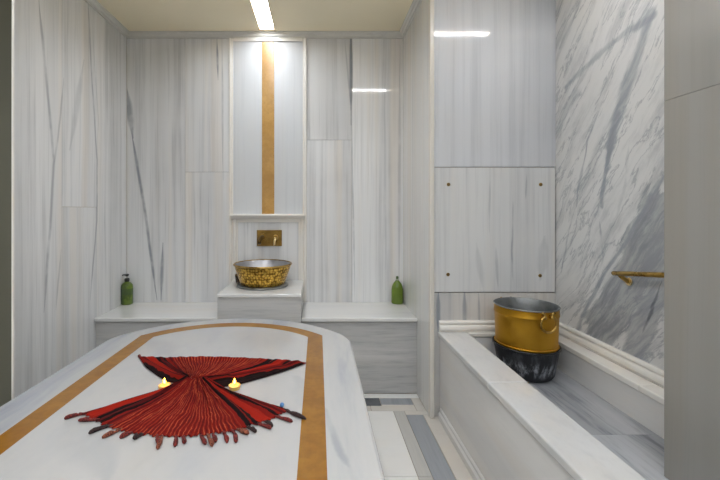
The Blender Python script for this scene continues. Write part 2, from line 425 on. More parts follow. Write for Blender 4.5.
# border of grey and dark pieces in front of the benches
tile(XL, .205, 2.19, 2.278, 2, 91); tile(.205, .275, 2.19, 2.278, 0, 95); tile(.275, .367, 2.187, 2.278, 4, 92); tile(.367, .555, 2.20, 2.274, 2, 93); tile(.555, XA, 2.13, 2.278, 1, 94)
tile(.367, .555, 2.187, 2.20, 1, 96); tile(.367, .555, 2.274, 2.278, 1, 97)
tile(XL, XA, 2.278, 2.33, 0, 98)
tile(XL, .30, 2.13, 2.187, 1, 99); tile(.30, .555, 2.13, 2.187, 1, 100)
y = 2.13; row = 0
while y > YN:
    y0 = max(y - .525, YN)
    xx = [XL, -.95, -.52, -.09, .19, .422]
    for a, b in zip(xx[:-1], xx[1:]): sd += 1; tile(a, b, y0, y, 0, sd)
    sd += 1; tile(.422, .483, y0, y, 5, sd)
    y = y0
tile(.483, .578, -.2, 2.09, 2, 210); tile(.483, .578, YN, -.2, 2, 211); tile(.483, XA + .06, 2.09, 2.13, 1, 212)
y = 2.09
while y > YN:
    y0 = max(y - .62, YN); sd += 1; tile(.578, XR, y0, y, 1, sd); y = y0
struct('floor', bm, [M['floor'], M['floorbeige'], M['floorgrey'], M['grout'], M['floordark'], M['floorstrip']],
       'polished white and beige marble floor with grey marble stripes', 'floor')

# ceiling with two recessed lamp slots
LA = (-.41, 1.0, -.30, 2.652)       # lamp along the room, above the slab
LB = (.36, 1.405, 1.22, 1.45)         # lamp across the room, above the trough
LC = (-1.0, -.75, 1.0, -.1)           # unseen fill lamp added to brighten the front of the room
bm = BM()
gx = sorted({XL - .1, XR + .1, LA[0], LA[2], LB[0], LB[2], LC[0], LC[2]}); gy = sorted({YN - .1, YB + .1, LA[1], LA[3], LB[1], LB[3], LC[1], LC[3]})
for x0, x1 in zip(gx[:-1], gx[1:]):
    for y0, y1 in zip(gy[:-1], gy[1:]):
        if any(L[0] <= x0 and x1 <= L[2] and L[1] <= y0 and y1 <= L[3] for L in (LA, LB, LC)): continue
        box(bm, (x0, y0, ZC), (x1, y1, ZC + .06))
box(bm, (XL - .1, YN - .1, ZC + .06), (XR + .1, YB + .1, ZC + .1))
struct('ceiling', bm, M['ceil'], 'plain cream painted ceiling with recessed strip lamps', 'ceiling')

# back wall
BX0, BX1 = on_y(230.5, 0, YB).x, on_y(305.5, 0, YB).x      # framed centre bay
xj1 = on_y(185, 0, YB).x; zj1 = on_y(0, 172, YB).z; xj2 = on_y(352, 0, YB).x; zj2 = on_y(0, 140, YB).z
bm = BM()
box(bm, (XL - .1, YB + .02, -.02), (XR + .1, YB + .14, ZC + .02), mi=1)
slabs(bm, 'y', YB, .02, [(XL, xj1, 0, ZC, 1), (xj1, BX0, 0, zj1, 2), (xj1, BX0, zj1, ZC, 3),
                        (BX1, xj2, 0, zj2, 6), (BX1, xj2, zj2, ZC, 7), (xj2, XA + .01, 0, ZC, 8)])
slabs(bm, 'y', YB, .02, [(BX0, -.36, 0, ZC, 21), (-.36, BX1, 0, ZC, 5)], mi=2)
struct('wall_back', bm, [M['back'], M['grout'], M['bay']], 'back wall of vertically veined grey-white marble slabs', 'wall')
# left wall
zl = on_x(80, 207, XL).z; ya, yb = on_x(62, 0, XL).y, on_x(97, 0, XL).y
bm = BM()
box(bm, (XL - .14, YN - .1, -.02), (XL - .02, YB + .1, ZC + .02), mi=1)
slabs(bm, 'x', XL, -.02, [(yb, YB, 0, ZC, 31), (ya, yb, 0, zl, 32), (ya, yb, zl, ZC, 33), (1.2, ya, 0, ZC, 34), (.6, 1.2, 0, ZC, 35), (0, .6, 0, ZC, 36), (YN, 0, 0, ZC, 37)])
struct('wall_left', bm, [M['left'], M['grout']], 'left wall of pale marble slabs with thin dark vertical veins', 'wall')
# right wall
bm = BM()
box(bm, (XR, YN - .1, -.02), (XR + .12, YR + .02, ZC + .02))
struct('wall_right', bm, [M['statuario']], 'right wall of white marble with bold diagonal grey veining', 'wall')
# block that closes the trough recess and forms the right side of the alcove
bm = BM()
box(bm, (XA + .02, YR + .02, -.02), (XR + .12, YB + .02, ZC + .02), mi=3)
zp0, zp1 = on_y(0, 292.5, YR).z, on_y(0, 167, YR).z
slabs(bm, 'x', XA, .02, [(YR + .005, 2.22, 0, ZC, 41), (2.22, 2.46, 0, ZC, 42), (2.46, YB, 0, ZC, 43)], mi=0)
slabs(bm, 'y', YR, .02, [(XA + .022, XR, zp1, ZC, 44), (XA + .022, XR, 0, zp0, 46)], mis=[1, 2])
struct('wall_recess', bm, [M['side'], M['panel'], M['strip'], M['grout']], 'marble wall block beside the alcove, above the head of the trough', 'wall')
# entrance: pillar right, thin painted partition left, wall behind the viewer
bm = BM()
PX, PY, PZ = 1.047, 1.15, 1.455
box(bm, (PX + .015, .2, 0), (XR, PY - .003, ZC), mi=1)
for z0, z1, sd in ((0, PZ, 51), (PZ, ZC, 52)):
    box(bm, (PX, .2, z0 + .0003), (PX + .03, PY, z1 - .0003), .0012, sd, 2, 0)
struct('wall_entrance_right', bm, [M['pillar'], M['pillar']], 'grey marble pillar at the right edge, in front of the trough', 'wall')
bm = BM()
box(bm, (XL, 1.285, 0), (-1.0365, 1.2935, ZC))
struct('wall_entrance_left', bm, M['olive'], 'dark olive-grey partition at the left edge', 'wall')
bm = BM(); box(bm, (-1.0365, 1.2845, 0), (-1.0335, 1.294, ZC), .0008, 5)
struct('trim_1', bm, M['trim'], 'slim cream edge strip on the dark left partition', 'trim')
bm = BM(); box(bm, (XL - .1, YN - .1, -.02), (XR + .1, YN, ZC + .02))
struct('wall_front', bm, M['ante'], 'plain plaster wall behind the viewer', 'wall')

bm = BM(); box(bm, (XL, .22, 2.14), (XR, .36, ZC))  # unseen beam added to keep the fill lamp's reflection off the back wall
struct('wall_added_blocker', bm, M['ante'], 'added unseen plaster beam above the viewer, hiding the fill lamp', 'wall')
# cornice
def cornice(n, axis, a, b, p, sgn, label):
    bm = BM(); d = sgn
    prof = [(p, ZC), (p + d * .036, ZC), (p + d * .036, ZC - .008), (p + d * .026, ZC - .014), (p + d * .022, ZC - .026), (p + d * .012, ZC - .030), (p + d * .012, ZC - .038), (p, ZC - .038)]
    extrude_profile(bm, prof, axis, a, b, n)
    struct('trim_%d' % n, bm, M['crown'], label, 'cornice')
cornice(2, 'x', XL, XA, YB, -1, 'grey marble cornice along the top of the back wall')
cornice(3, 'y', 1.3, YB - .036, XL, 1, 'grey marble cornice along the top of the left wall')
cornice(4, 'y', YR, YB - .036, XA, -1, 'grey marble cornice on the side of the alcove')
# frame of the centre bay
bm = BM()
def strip(x0, x1, z0, z1):
    box(bm, (x0, YB - .016, z0), (x1, YB, z1), .005, 7, 3)
strip(BX0 - .009, BX0 + .009, .46, ZC - .038); strip(BX1 - .009, BX1 + .009, .46, ZC - .038)
box(bm, (BX0 + .009, YB - .010, .46), (BX0 + .020, YB, ZC - .038), .003, 8); box(bm, (BX1 - .020, YB - .010, .46), (BX1 - .009, YB, ZC - .038), .003, 9)
box(bm, (BX0 + .02, YB - .012, ZC - .060), (BX1 - .02, YB, ZC - .038), .004, 9)
struct('trim_5', bm, M['trim'], 'cream marble frame around the centre bay behind the basin', 'trim')
bm = BM(); gx0, gx1 = on_y(262, 0, YB).x, on_y(274.3, 0, YB).x
box(bm, (gx0, YB - .004, .95), (gx1, YB + .001, ZC - .060), .001)
struct('trim_6', bm, M['goldwall'], 'vertical honey-gold stone stripe above the basin niche', 'trim')
# splashback surround
NX0, NX1 = on_y(233, 0, 2.69).x, on_y(303.2, 0, 2.69).x
zt = on_y(0, 214, 2.66).z
bm = BM()
box(bm, (NX0 + .02, 2.70, .46), (NX1 - .02, YB, zt - .04), 0, 11, mi=1)
box(bm, (NX0, 2.684, .46), (NX0 + .022, YB, zt - .033), .005, 12); box(bm, (NX1 - .022, 2.684, .46), (NX1, YB, zt - .033), .005, 13)
box(bm, (NX0 + .022, 2.692, .46), (NX0 + .034, YB, zt - .055), .003, 12); box(bm, (NX1 - .034, 2.692, .46), (NX1 - .022, YB, zt - .055), .003, 13)
box(bm, (NX0 + .022, 2.690, zt - .060), (NX1 - .022, YB, zt - .033), .004, 14)
extrude_profile(bm, [(YB, zt), (2.654, zt), (2.648, zt - .004), (2.648, zt - .014), (2.656, zt - .020), (2.668, zt - .030), (2.676, zt - .034), (YB, zt - .034)], 'x', NX0 - .012, NX1 + .012, 15)
struct('trim_7', bm, [M['trim'], M['back']], 'cream marble surround with a small cornice behind the basin', 'trim')
# corner post of the alcove
bm = BM(); box(bm, (XA - .004, YR - .022, 0), (XA + .021, YR + .006, ZC), .005, 16, 3)
struct('trim_8', bm, M['post'], 'vertical cream corner strip between the alcove and the trough', 'trim')
# moulding above trough (far end and right wall)
def mould(n, axis, a, b, p, d, label):
    bm = BM(); z0, z1 = .468, .526; d *= .72
    prof = [(p, z0), (p + d * .030, z0), (p + d * .034, z0 + .004)]
    for k in range(7):
        t = -PI / 2 + PI * k / 6; prof.append((p + d * (.024 + .012 * math.cos(t)), z0 + .020 + .0155 * math.sin(t)))
    prof += [(p + d * .018, z0 + .0365)]
    for k in range(7):
        t = -PI / 2 + PI * k / 6; prof.append((p + d * (.014 + .011 * math.cos(t)), z0 + .047 + .0095 * math.sin(t)))
    prof += [(p + d * .012, z1), (p, z1)]
    extrude_profile(bm, prof, axis, a, b, n)
    struct('trim_%d' % n, bm, M['trim'], label, 'moulding')
mould(9, 'x', XA + .05, XR - .037, YR, -1, 'rounded cream moulding on the wall at the head of the trough')
mould(10, 'y', PY, YR, XR, -1, 'rounded cream moulding along the right wall above the trough ledge')

# ------------------------------------------------------------------ lamps
def lamp(L, mat, label, group=None, dep=.018):
    x0, y0, x1, y1 = L; c = ((x0 + x1) / 2, (y0 + y1) / 2, ZC)
    t = thing('ceiling_lamp', label, 'lamp', c, group)
    e = .0005
    bm = BM(); box(bm, (x0 + e, y0 + e, ZC + dep), (x1 - e, y1 - e, ZC + dep + .008)); obj('diffuser', bm, mat, t)
    bm = BM(); w = .006
    for a, b in (((x0 + e, y0 + e), (x0 + w, y1 - e)), ((x1 - w, y0 + e), (x1 - e, y1 - e)), ((x0 + w, y0 + e), (x1 - w, y0 + w)), ((x0 + w, y1 - w), (x1 - w, y1 - e))):
        box(bm, (a[0], a[1], ZC - .002), (b[0], b[1], ZC + .018))
    obj('frame', bm, M['alu'], t)
lamp(LA, M['lamp'], 'long recessed strip lamp in the ceiling above the gold wall stripe')
lamp(LB, M['lampb'], 'recessed strip lamp across the ceiling above the trough', dep=-.002)
lamp(LC, M['lampfill'], 'unseen fill lamp panel added in the ceiling behind the viewer')

# ------------------------------------------------------------------ benches and pedestal
PX0, PX1, PYF, ZP = -.597, -.101, 2.24, .6305
def bench(x0, x1, label):
    t = thing('stone_bench', label, 'bench', ((x0 + x1) / 2, 2.5, 0), 'stone benches along the back wall')
    bm = BM(); box(bm, (x0, 2.335, 0), (x1, YB, .445), 0, int(x0 * 50) + 99); obj('bench_front', bm, M['bench'], t)
    bm = BM(); box(bm, (x0, 2.310, .445), (x1, YB, .469), .006, int(x0 * 70) + 88, 3); obj('bench_top', bm, M['whitetop'], t)
bench(XL, PX0, 'marble bench against the back wall, left of the basin pedestal')
bench(PX1, XA, 'marble bench against the back wall, right of the basin pedestal')
t = thing('basin_pedestal', 'square marble pedestal with white top under the gold basin', 'pedestal', (-.349, 2.47, 0))
bm = BM(); box(bm, (PX0 + .0005, PYF + .012, 0), (PX1 - .0005, 2.684, ZP - .022), .002, 61); obj('pedestal_body', bm, M['bench'], t)
bm = BM(); box(bm, (PX0, PYF, ZP - .022), (PX1, 2.684, ZP), .005, 62, 3); obj('pedestal_top', bm, M['whitetop'], t)

# ------------------------------------------------------------------ basin
BC = (-.362, 2.497, ZP)
t = thing('wash_basin', 'round hammered gold basin standing on the white-topped pedestal', 'basin', BC)
bm = BM()
hb = .148; rb, rt = .143, .187
prof = [(0, .012), (rb - .01, .012), (rb, .016)]
for k in range(1, 13):
    f = k / 12; prof.append((rb + (rt - rb) * f + .001 * math.sin(PI * f), .016 + (hb - .022) * f))
obj_b = prof
lathe(bm, prof, BC, 96)
obj('bowl', bm, M['hammered'], t)
bm = BM()
lathe(bm, [(rt - .002, hb - .012), (rt + .004, hb - .009), (rt + .005, hb - .004), (rt + .001, hb), (rt - .006, hb), (rt - .010, hb - .004)], BC, 96); obj('rim', bm, M['brass'], t)
bm = BM()
lathe(bm, [(rt - .0085, hb - .003), (rt - .02, hb - .03), (rb, .05), (rb * .8, .032), (rb * .4, .026), (.02, .024), (0, .024)], BC, 96); obj('lining', bm, M['basinin'], t)
bm = BM(); lathe(bm, [(0, .0), (.160, .0), (.166, .003), (.167, .009), (.160, .013), (.0, .012)], BC, 64); obj('base_ring', bm, M['tin'], t)

# soap dish tucked behind the basin
DC = (-.535, 2.604, ZP)
t = thing('soap_cup', 'small dark brown cup on the pedestal, left of the gold basin', 'cup', DC)
bm = BM(); lathe(bm, [(0, 0), (.026, 0), (.028, .004), (.031, .03), (.034, .052), (.031, .052), (.027, .02), (0, .010)], DC, 40); obj('cup_body', bm, M['brownclay'], t)
bm = BM(); tube(bm, [(DC[0] + .0328 * math.cos(2 * PI * k / 40), DC[1] + .0328 * math.sin(2 * PI * k / 40), DC[2] + .052) for k in range(40)], .0022, 8, True); obj('cup_lip', bm, M['brassdark'], t)

# tap
f0, f1 = on_y(257, 246, 2.70), on_y(282, 230, 2.70)
t = thing('wall_tap', 'square brass wall tap plate with spout and lever above the basin', 'tap', ((f0.x + f1.x) / 2, 2.70, f0.z))
bm = BM(); box(bm, (f0.x, 2.690, f0.z), (f1.x, 2.70, f1.z), .002, 0, 2); obj('tap_plate', bm, M['brassdark'], t)
sx, sz = on_y(263, 236, 2.69).x, on_y(263, 236.5, 2.69).z
bm = BM()
lathe(bm, [(0, 0), (.001, 0)], (0, 0, -5), 3) if False else None
tube(bm, [(sx, 2.692, sz), (sx, 2.66, sz + .001), (sx - .002, 2.62, sz - .003), (sx - .004, 2.585, sz - .012), (sx - .006, 2.568, sz - .026), (sx - .006, 2.564, sz - .042)], [.013, .013, .0125, .012, .0115, .011], 16)
obj('spout', bm, M['spout'], t)
bm = BM(); tube(bm, [(sx, 2.690, sz), (sx, 2.682, sz)], [.021, .019], 24); obj('spout_collar', bm, M['brass'], t)
lx, lz = on_y(275.5, 237, 2.69).x, on_y(275.5, 237.5, 2.69).z
bm = BM(); tube(bm, [(lx, 2.690, lz), (lx, 2.668, lz), (lx, 2.664, lz)], [.020, .019, .015], 28); obj('valve_knob', bm, M['brass'], t)
bm = BM(); tube(bm, [(lx + .002, 2.666, lz + .004), (lx + .001, 2.650, lz - .002), (lx - .002, 2.640, lz - .028), (lx - .003, 2.636, lz - .055)], [.0095, .0095, .0075, .006], 14); obj('lever', bm, M['brasslight'], t)

# ------------------------------------------------------------------ soap bottles
def at_bench(px, Y): return ((px - 318) * Y / F, Y, .469)
c = at_bench(127, 2.655)
t = thing('soap_bottle', 'green pump soap bottle with black pump on the left bench', 'bottle', c)
bm = BM(); k = .0385
lathe(bm, [(0, 0), (k - .006, 0), (k - .001, .003), (k, .008), (k, .125), (k - .003, .137), (k - .012, .148), (.016, .154), (.014, .158), (0, .158)], c, 40); obj('bottle_body', bm, M['bottle'], t)
bm = BM(); lathe(bm, [(k + .0002, .070), (k + .0006, .071), (k + .0006, .110), (k + .0002, .111)], c, 40); obj('sticker', bm, M['sticker'], t)
bm = BM(); lathe(bm, [(0, .158), (.016, .158), (.0165, .162), (.0165, .176), (.013, .181), (0, .181)], c, 24); pc = obj('pump_collar', bm, M['blackplastic'], t)
bm = BM(); lathe(bm, [(.0042, .181), (.0042, .196), (0, .196)], c, 14)
obj('pump_stem', bm, M['clearcap'], pc)
bm = BM(); lathe(bm, [(0, .194), (.007, .194), (.011, .198), (.014, .204), (.012, .209), (0, .210)], c, 20)
tube(bm, [(c[0], c[1], c[2] + .204), (c[0] - .018, c[1] - .010, c[2] + .205), (c[0] - .028, c[1] - .016, c[2] + .202)], [.006, .005, .0035], 10)
obj('pump_head', bm, M['blackplastic'], pc)
c = at_bench(397.3, 2.672)
t = thing('soap_bottle', 'plain olive-green soap bottle with small cap on the right bench', 'bottle', c)
bm = BM(); k = .0405
lathe(bm, [(0, 0), (k - .006, 0), (k - .001, .003), (k + .001, .01), (k, .10), (k - .004, .122), (k - .012, .140), (.020, .152), (.0145, .158), (.013, .163), (0, .163)], c, 40, 1, .8); obj('bottle_body', bm, M['bottle2'], t)
bm = BM(); lathe(bm, [(0, .163), (.0115, .163), (.0115, .174), (0, .174)], c, 20); obj('neck_ring', bm, M['clearcap'], t)
bm = BM(); lathe(bm, [(0, .174), (.008, .174), (.0095, .178), (.009, .189), (.006, .192), (0, .192)], c, 20); obj('cap', bm, M['sticker'], t)

# ------------------------------------------------------------------ heated slab
CX, CY, YNEAR = -.413, 1.458, .70
t = thing('heated_slab', 'large round-ended white marble slab with a gold stone band', 'slab', (CX, CY, 0))
def outline(hw, R, rnd=0, n=40, ynear=YNEAR):
    dy = math.sqrt(R * R - hw * hw); a0 = math.atan2(dy, hw)
    arc = [(CX + R * math.cos(a0 + (PI - 2 * a0) * i / n), CY + R * math.sin(a0 + (PI - 2 * a0) * i / n)) for i in range(n + 1)]
    if rnd:
        # soften both shoulders
        res = []
        for sgn, corner, nxt in ((1, arc[0], arc[2]), (-1, arc[-1], arc[-3])):
            p0 = Vector((corner[0], corner[1] - rnd)); p1 = Vector(corner); p2 = Vector(nxt); q = []
            for k in range(9):
                f = k / 8; q.append(tuple((1 - f) ** 2 * p0 + 2 * f * (1 - f) * p1 + f * f * p2))
            res.append(q)
        arc = res[0] + arc[3:-3] + res[1][::-1]
    else:
        m = 9 - 3   # keep the same number of points as the rounded outline
        arc = [(arc[0][0], arc[0][1] - .05 * (6 - k) / 6) for k in range(6)] + arc + [(arc[-1][0], arc[-1][1] - .05 * (k + 1) / 6) for k in range(6)]
    ny = 12
    y0 = arc[0][1]
    r = [(arc[0][0], ynear + (y0 - ynear) * k / ny) for k in range(ny)]
    l = [(arc[-1][0], y0 + (ynear - y0) * (k + 1) / ny) for k in range(ny)]
    return r + arc + l
OUT = outline(.565, .654, .055); GO = outline(.434, .564); GI = outline(.3655, .498)
assert len(OUT) == len(GO) == len(GI), (len(OUT), len(GO), len(GI))
def inset(A, dist):
    pts = []
    n = len(A)
    for i in range(n):
        a = Vector(A[max(i - 1, 0)]); b = Vector(A[min(i + 1, n - 1)]); d = (b - a).normalized()
        nrm = Vector((-d.y, d.x)); pts.append(tuple(Vector(A[i]) + nrm * dist))
    return pts
def band(A, B, z0, z1, rounded=False):
    bm = BM()
    secs = [(A, z0), (A, z1)]
    if rounded:
        secs = [(A, z0), (A, z1 - .012), (inset(A, .003), z1 - .004), (inset(A, .010), z1), ]
    secs += [(B, z1), (B, z0)]
    rows = [[bm.verts.new((x, y, z)) for x, y in c_] for c_, z in secs]
    n = len(A)
    for R0, R1 in zip(rows, rows[1:] + rows[:1]):
        for i in range(n - 1): bm.faces.new((R0[i], R0[i + 1], R1[i + 1], R1[i]))
    bm.faces.new([r[0] for r in rows]); bm.faces.new([r[-1] for r in rows][::-1])
    return bm
bm = band(OUT, GO, ZS - .05, ZS, True); paintseed(bm, bm.faces, 3); obj('border', bm, M['slabedge'], t)
obj('gold_band', band(GO, GI, ZS - .05, ZS), M['gold'], t)
bm = BM(); extrude_profile(bm, GI, 'z', ZS - .05, ZS, 4); obj('slab_field', bm, M['slab'], t)
bm = BM(); extrude_profile(bm, inset(OUT, .03), 'z', 0, ZS - .05, 5); obj('slab_base', bm, M['bench'], t)

# ------------------------------------------------------------------ trough
TX0, TX1, TX2, TY0 = .651, .806, 1.208, .72
ZR, ZF = .467, .322
t = thing('washing_trough', 'long low marble trough built along the right wall', 'trough', (.98, 1.4, 0))
bm = BM(); box(bm, (TX0 + .012, TY0, 0), (TX1 - .012, YR - .001, ZR - .030), .001, 71); obj('front_panel', bm, M['trough'], t)
bm = BM()
for y0, y1, sd in ((TY0 - .01, 1.455, 72), (1.455, YR - .001, 73)):
    box(bm, (TX0, y0 + .0006, ZR - .030), (TX1, y1 - .0006, ZR), .006, sd, 3)
obj('rim', bm, M['rim'], t)
bm = BM(); extrude_profile(bm, [(TX0 + .012, 0), (TX0 - .003, 0), (TX0 - .003, .030), (TX0 + .001, .036), (TX0 + .004, .040), (TX0 + .004, .052), (TX0 + .008, .058), (TX0 + .012, .058)], 'y', TY0, YR - .022, 74)
obj('plinth', bm, M['trough'], t)
bm = BM()
for y0, y1, sd in ((PY, 1.36, 75), (1.36, YR - .03, 76)): box(bm, (TX1 - .012, y0 + .0005, ZF - .06), (TX2 + .01, y1 - .0005, ZF), 0, sd)
box(bm, (TX1 - .012, TY0, ZF - .06), (PX - .001, PY + .0005, ZF), 0, 75)
obj('trough_floor', bm, M['tfloor'], t)
bm = BM()
box(bm, (TX2 + .006, PY + .001, ZF), (XR - .0005, YR - .0005, ZR - .026), 0, 78)
box(bm, (TX1 - .012, YR - .03, ZF - .06), (TX2 + .006, YR, ZR - .026), 0, 79)
obj('trough_wall', bm, M['trough'], t)
bm = BM()
box(bm, (TX2, PY, ZR - .026), (XR, 1.43, ZR), .005, 80, 3); box(bm, (TX2, 1.431, ZR - .026), (XR, YR, ZR), .005, 81, 3)
box(bm, (TX1, YR - .036, ZR - .022), (TX2, YR, ZR), .005, 82, 3)
obj('ledge', bm, M['trim'], t)

# ------------------------------------------------------------------ access panel
t = thing('access_panel', 'square marble access panel with four screws on the recess wall', 'panel', ((XA + XR) / 2, YR, zp0))
bm = BM(); box(bm, (XA + .024, YR - .004, zp0 + .003), (XR - .006, YR + .018, zp1 - .003), .0025, 44, 2); obj('panel_plate', bm, M['access'], t)
for px, py in ((448.5, 184.5), (540.7, 184.5), (448, 274.5), (540, 275.6)):
    p = on_y(px, py, YR - .004)
    bm = BM()
    tube(bm, [(p.x, YR - .004, p.z), (p.x, YR - .006, p.z), (p.x, YR - .0075, p.z)], [.0095, .0095, .006], 20)
    sc = obj('screw', bm, M['brassdark'], t)
    bm = BM(); tube(bm, [(p.x, YR - .0074, p.z), (p.x, YR - .0085, p.z)], [.0045, .0035], 12); obj('screw_slot', bm, M['steel'], sc)

# ------------------------------------------------------------------ grab bar
A = on_x(613, 273.2, XR - .045); B = on_x(675, 275.6, XR - .045)
t = thing('grab_bar', 'slanted brass grab bar fixed to the right wall', 'bar', (XR, A.y, A.z - .03))
d = (B - A).normalized()
bm = BM(); tube(bm, [A, A + d * .004, B - d * .004, B], [.008, .0098, .0098, .008], 16); obj('rail', bm, M['brass'], t)
q = A + d * .028
for j, q in enumerate((A + d * .03, B - d * .03)):
    w = Vector((XR, q.y + (-.0), q.z - .034))
    bm = BM(); tube(bm, [q, q + Vector((.012, 0, -.014)), w - Vector((.006, 0, 0)), w], [.0085, .009, .0085, .0085], 14)
    br = obj('bracket', bm, M['brass'], t)
    bm = BM(); tube(bm, [w - Vector((.006, 0, 0)), w - Vector((.001, 0, 0))], [.015, .017], 24); obj('wall_flange', bm, M['brasslight'], br)

# ------------------------------------------------------------------ dark pot and gold bucket
KC = (1.021, 1.868, ZF)
t = thing('dark_pot', 'blackened metal pot in the trough, beneath the gold bucket', 'pot', KC)
bm = BM()
prof = [(0, .0), (.095, .0), (.112, .006), (.122, .02), (.129, .06), (.137, .10), (.1425, .135), (.145, .148), (.146, .150), (.143, .151), (.139, .146), (.132, .10), (.118, .02), (.09, .008), (0, .006)]
lathe(bm, prof, KC, 72); obj('pot_body', bm, M['pot'], t)
bm = BM(); tube(bm, [(KC[0] + .1465 * math.cos(2 * PI * k / 64), KC[1] + .1465 * math.sin(2 * PI * k / 64), ZF + .148) for k in range(64)], .0045, 10, True); obj('pot_rim', bm, M['blackplastic'], t)
zb = .137; ztop = .340
RB = .1355; RT = .141
t = thing('gold_bucket', 'round gold metal bucket with ring handles, standing in the dark pot', 'bucket', (KC[0], KC[1], ZF + zb - .02))
bm = BM()
prof = [(0, zb - .02), (RB - .012, zb - .02), (RB - .008, zb), (RB, zb + .012)]
prof += [(RB + (RT - RB) * f, zb + .012 + (ztop - zb - .02) * f) for f in (.1, .3, .5, .7, .8)]
zz = zb + .012 + (ztop - zb - .02) * .83
prof += [(RT + .001, zz), (RT + .0025, zz + .003), (RT + .001, zz + .006), (RT, ztop - .004), (RT + .001, ztop)]
lathe(bm, prof, KC, 96); obj('bucket_body', bm, M['bucket'], t)
bm = BM(); prof = [(RT + .001, ztop), (RT - .002, ztop + .001), (RT - .004, ztop - .002), (RT - .007, ztop - .06), (RB - .006, zb + .02), (RB - .02, zb - .004), (0, zb - .006)]
lathe(bm, prof, KC, 96); obj('bucket_lining', bm, M['tin'], t)
bm = BM(); tube(bm, [(KC[0] + (RT + .001) * math.cos(2 * PI * k / 80), KC[1] + (RT + .001) * math.sin(2 * PI * k / 80), ZF + ztop) for k in range(80)], .0035, 10, True); obj('bucket_rim', bm, M['tin'], t)
bm = BM(); tube(bm, [(KC[0] + (RB + .002) * math.cos(2 * PI * k / 80), KC[1] + (RB + .002) * math.sin(2 * PI * k / 80), ZF + zb + .020) for k in range(80)], .004, 10, True); obj('bottom_bead', bm, M['bucket'], t)
for ang in (-82, 98):
    a = math.radians(ang); o_ = Vector((KC[0], KC[1], ZF + ztop - .035)); rd = Vector((math.cos(a), math.sin(a), 0)); tg = Vector((-rd.y, rd.x, 0))
    bm = BM()
    cpt = o_ + rd * (RT + .012)
    ring = []
    for k in range(29):
        th = math.radians(118 + 304 * k / 28)
        ring.append(cpt + tg * (.039 * math.cos(th)) + Vector((0, 0, 1)) * (.039 * math.sin(th) - .016))
    e0, e1 = ring[0], ring[-1]
    ring = [e0 + Vector((0, 0, .016)) - tg * .012, e0 + Vector((0, 0, .010)) - tg * .002] + ring + [e1 + Vector((0, 0, .010)) + tg * .002, e1 + Vector((0, 0, .016)) + tg * .012]
    tube(bm, ring, .0052, 10)
    h = obj('handle', bm, M['brass'], t)
    for sgn in (-1, 1):
        p = o_ + rd * (RT + .002) + tg * (sgn * .018) + Vector((0, 0, .012))
        bm = BM(); tube(bm, [p - rd * .004, p + rd * .012, p + rd * .016], [.010, .008, .004], 16); obj('handle_lug', bm, M['brass'], h)

# ------------------------------------------------------------------ towel
TZ = ZS
def img(px, py): p = on_z(px, py, TZ); return Vector((p.x, p.y))
def resample(pts, n):
    L = [0]
    for a, b in zip(pts[:-1], pts[1:]): L.append(L[-1] + (b - a).length)
    out = []
    for i in range(n):
        s_ = L[-1] * i / (n - 1); k = 0
        while k < len(L) - 2 and L[k + 1] < s_: k += 1
        f = (s_ - L[k]) / max(L[k + 1] - L[k], 1e-9); out.append(pts[k].lerp(pts[k + 1], min(1, max(0, f))))
    return out
def smooth(pts, it=2):
    for _ in range(it):
        q = [pts[0]]
        for a, b in zip(pts[:-1], pts[1:]): q += [a.lerp(b, .25), a.lerp(b, .75)]
        q.append(pts[-1]); pts = q
    return pts
lower = smooth([img(p[0], p[1]) for p in ((82, 414), (97, 423), (112, 429), (130, 434), (150, 437), (180, 438), (210, 436), (233, 432), (251, 427), (267, 422), (279, 417), (287, 411))])
upper = smooth([img(*p) for p in ((139, 358.5), (139, 358.4), (139.2, 358.3), (160, 360), (200, 358.5), (240, 359.5), (275, 361.5), (306, 363.5), (306.5, 364))], 1)
pinch0, pinch1 = img(184, 386), img(208, 387)
CTR = img(195, 385)
tw = thing('fringed_towel', 'red striped fringed towel spread as a bow on the slab', 'towel', (CTR.x, CTR.y, TZ))
NU, NV = 360, 44
bm = BM(); uvl = bm.loops.layers.uv.new('UVMap')
rnd = random.Random(3)
def pleat_fn(n, seed):
    r = random.Random(seed); ph = [r.uniform(0, 6.28) for _ in range(6)]
    def f(u, v):
        w = u + .010 * math.sin(9 * u + 3 * v + ph[0])
        a = math.sin(2 * PI * n * w + ph[1]); b = math.sin(2 * PI * n * .43 * w + ph[2] + 1.2 * v); c_ = math.sin(2 * PI * n * 2.1 * w + ph[3])
        g = .55 + .45 * math.sin(11.3 * u + ph[4]) * math.sin(4.1 * u + ph[5])
        sd_ = max(0, abs(2 * u - 1) - .45) * 1.8
        big = abs(math.sin(PI * 17 * u + ph[4] + .8 * v))
        return .5 + .27 * a * g + .16 * b + .07 * c_ + sd_ * (big - .5) * .9
    return f
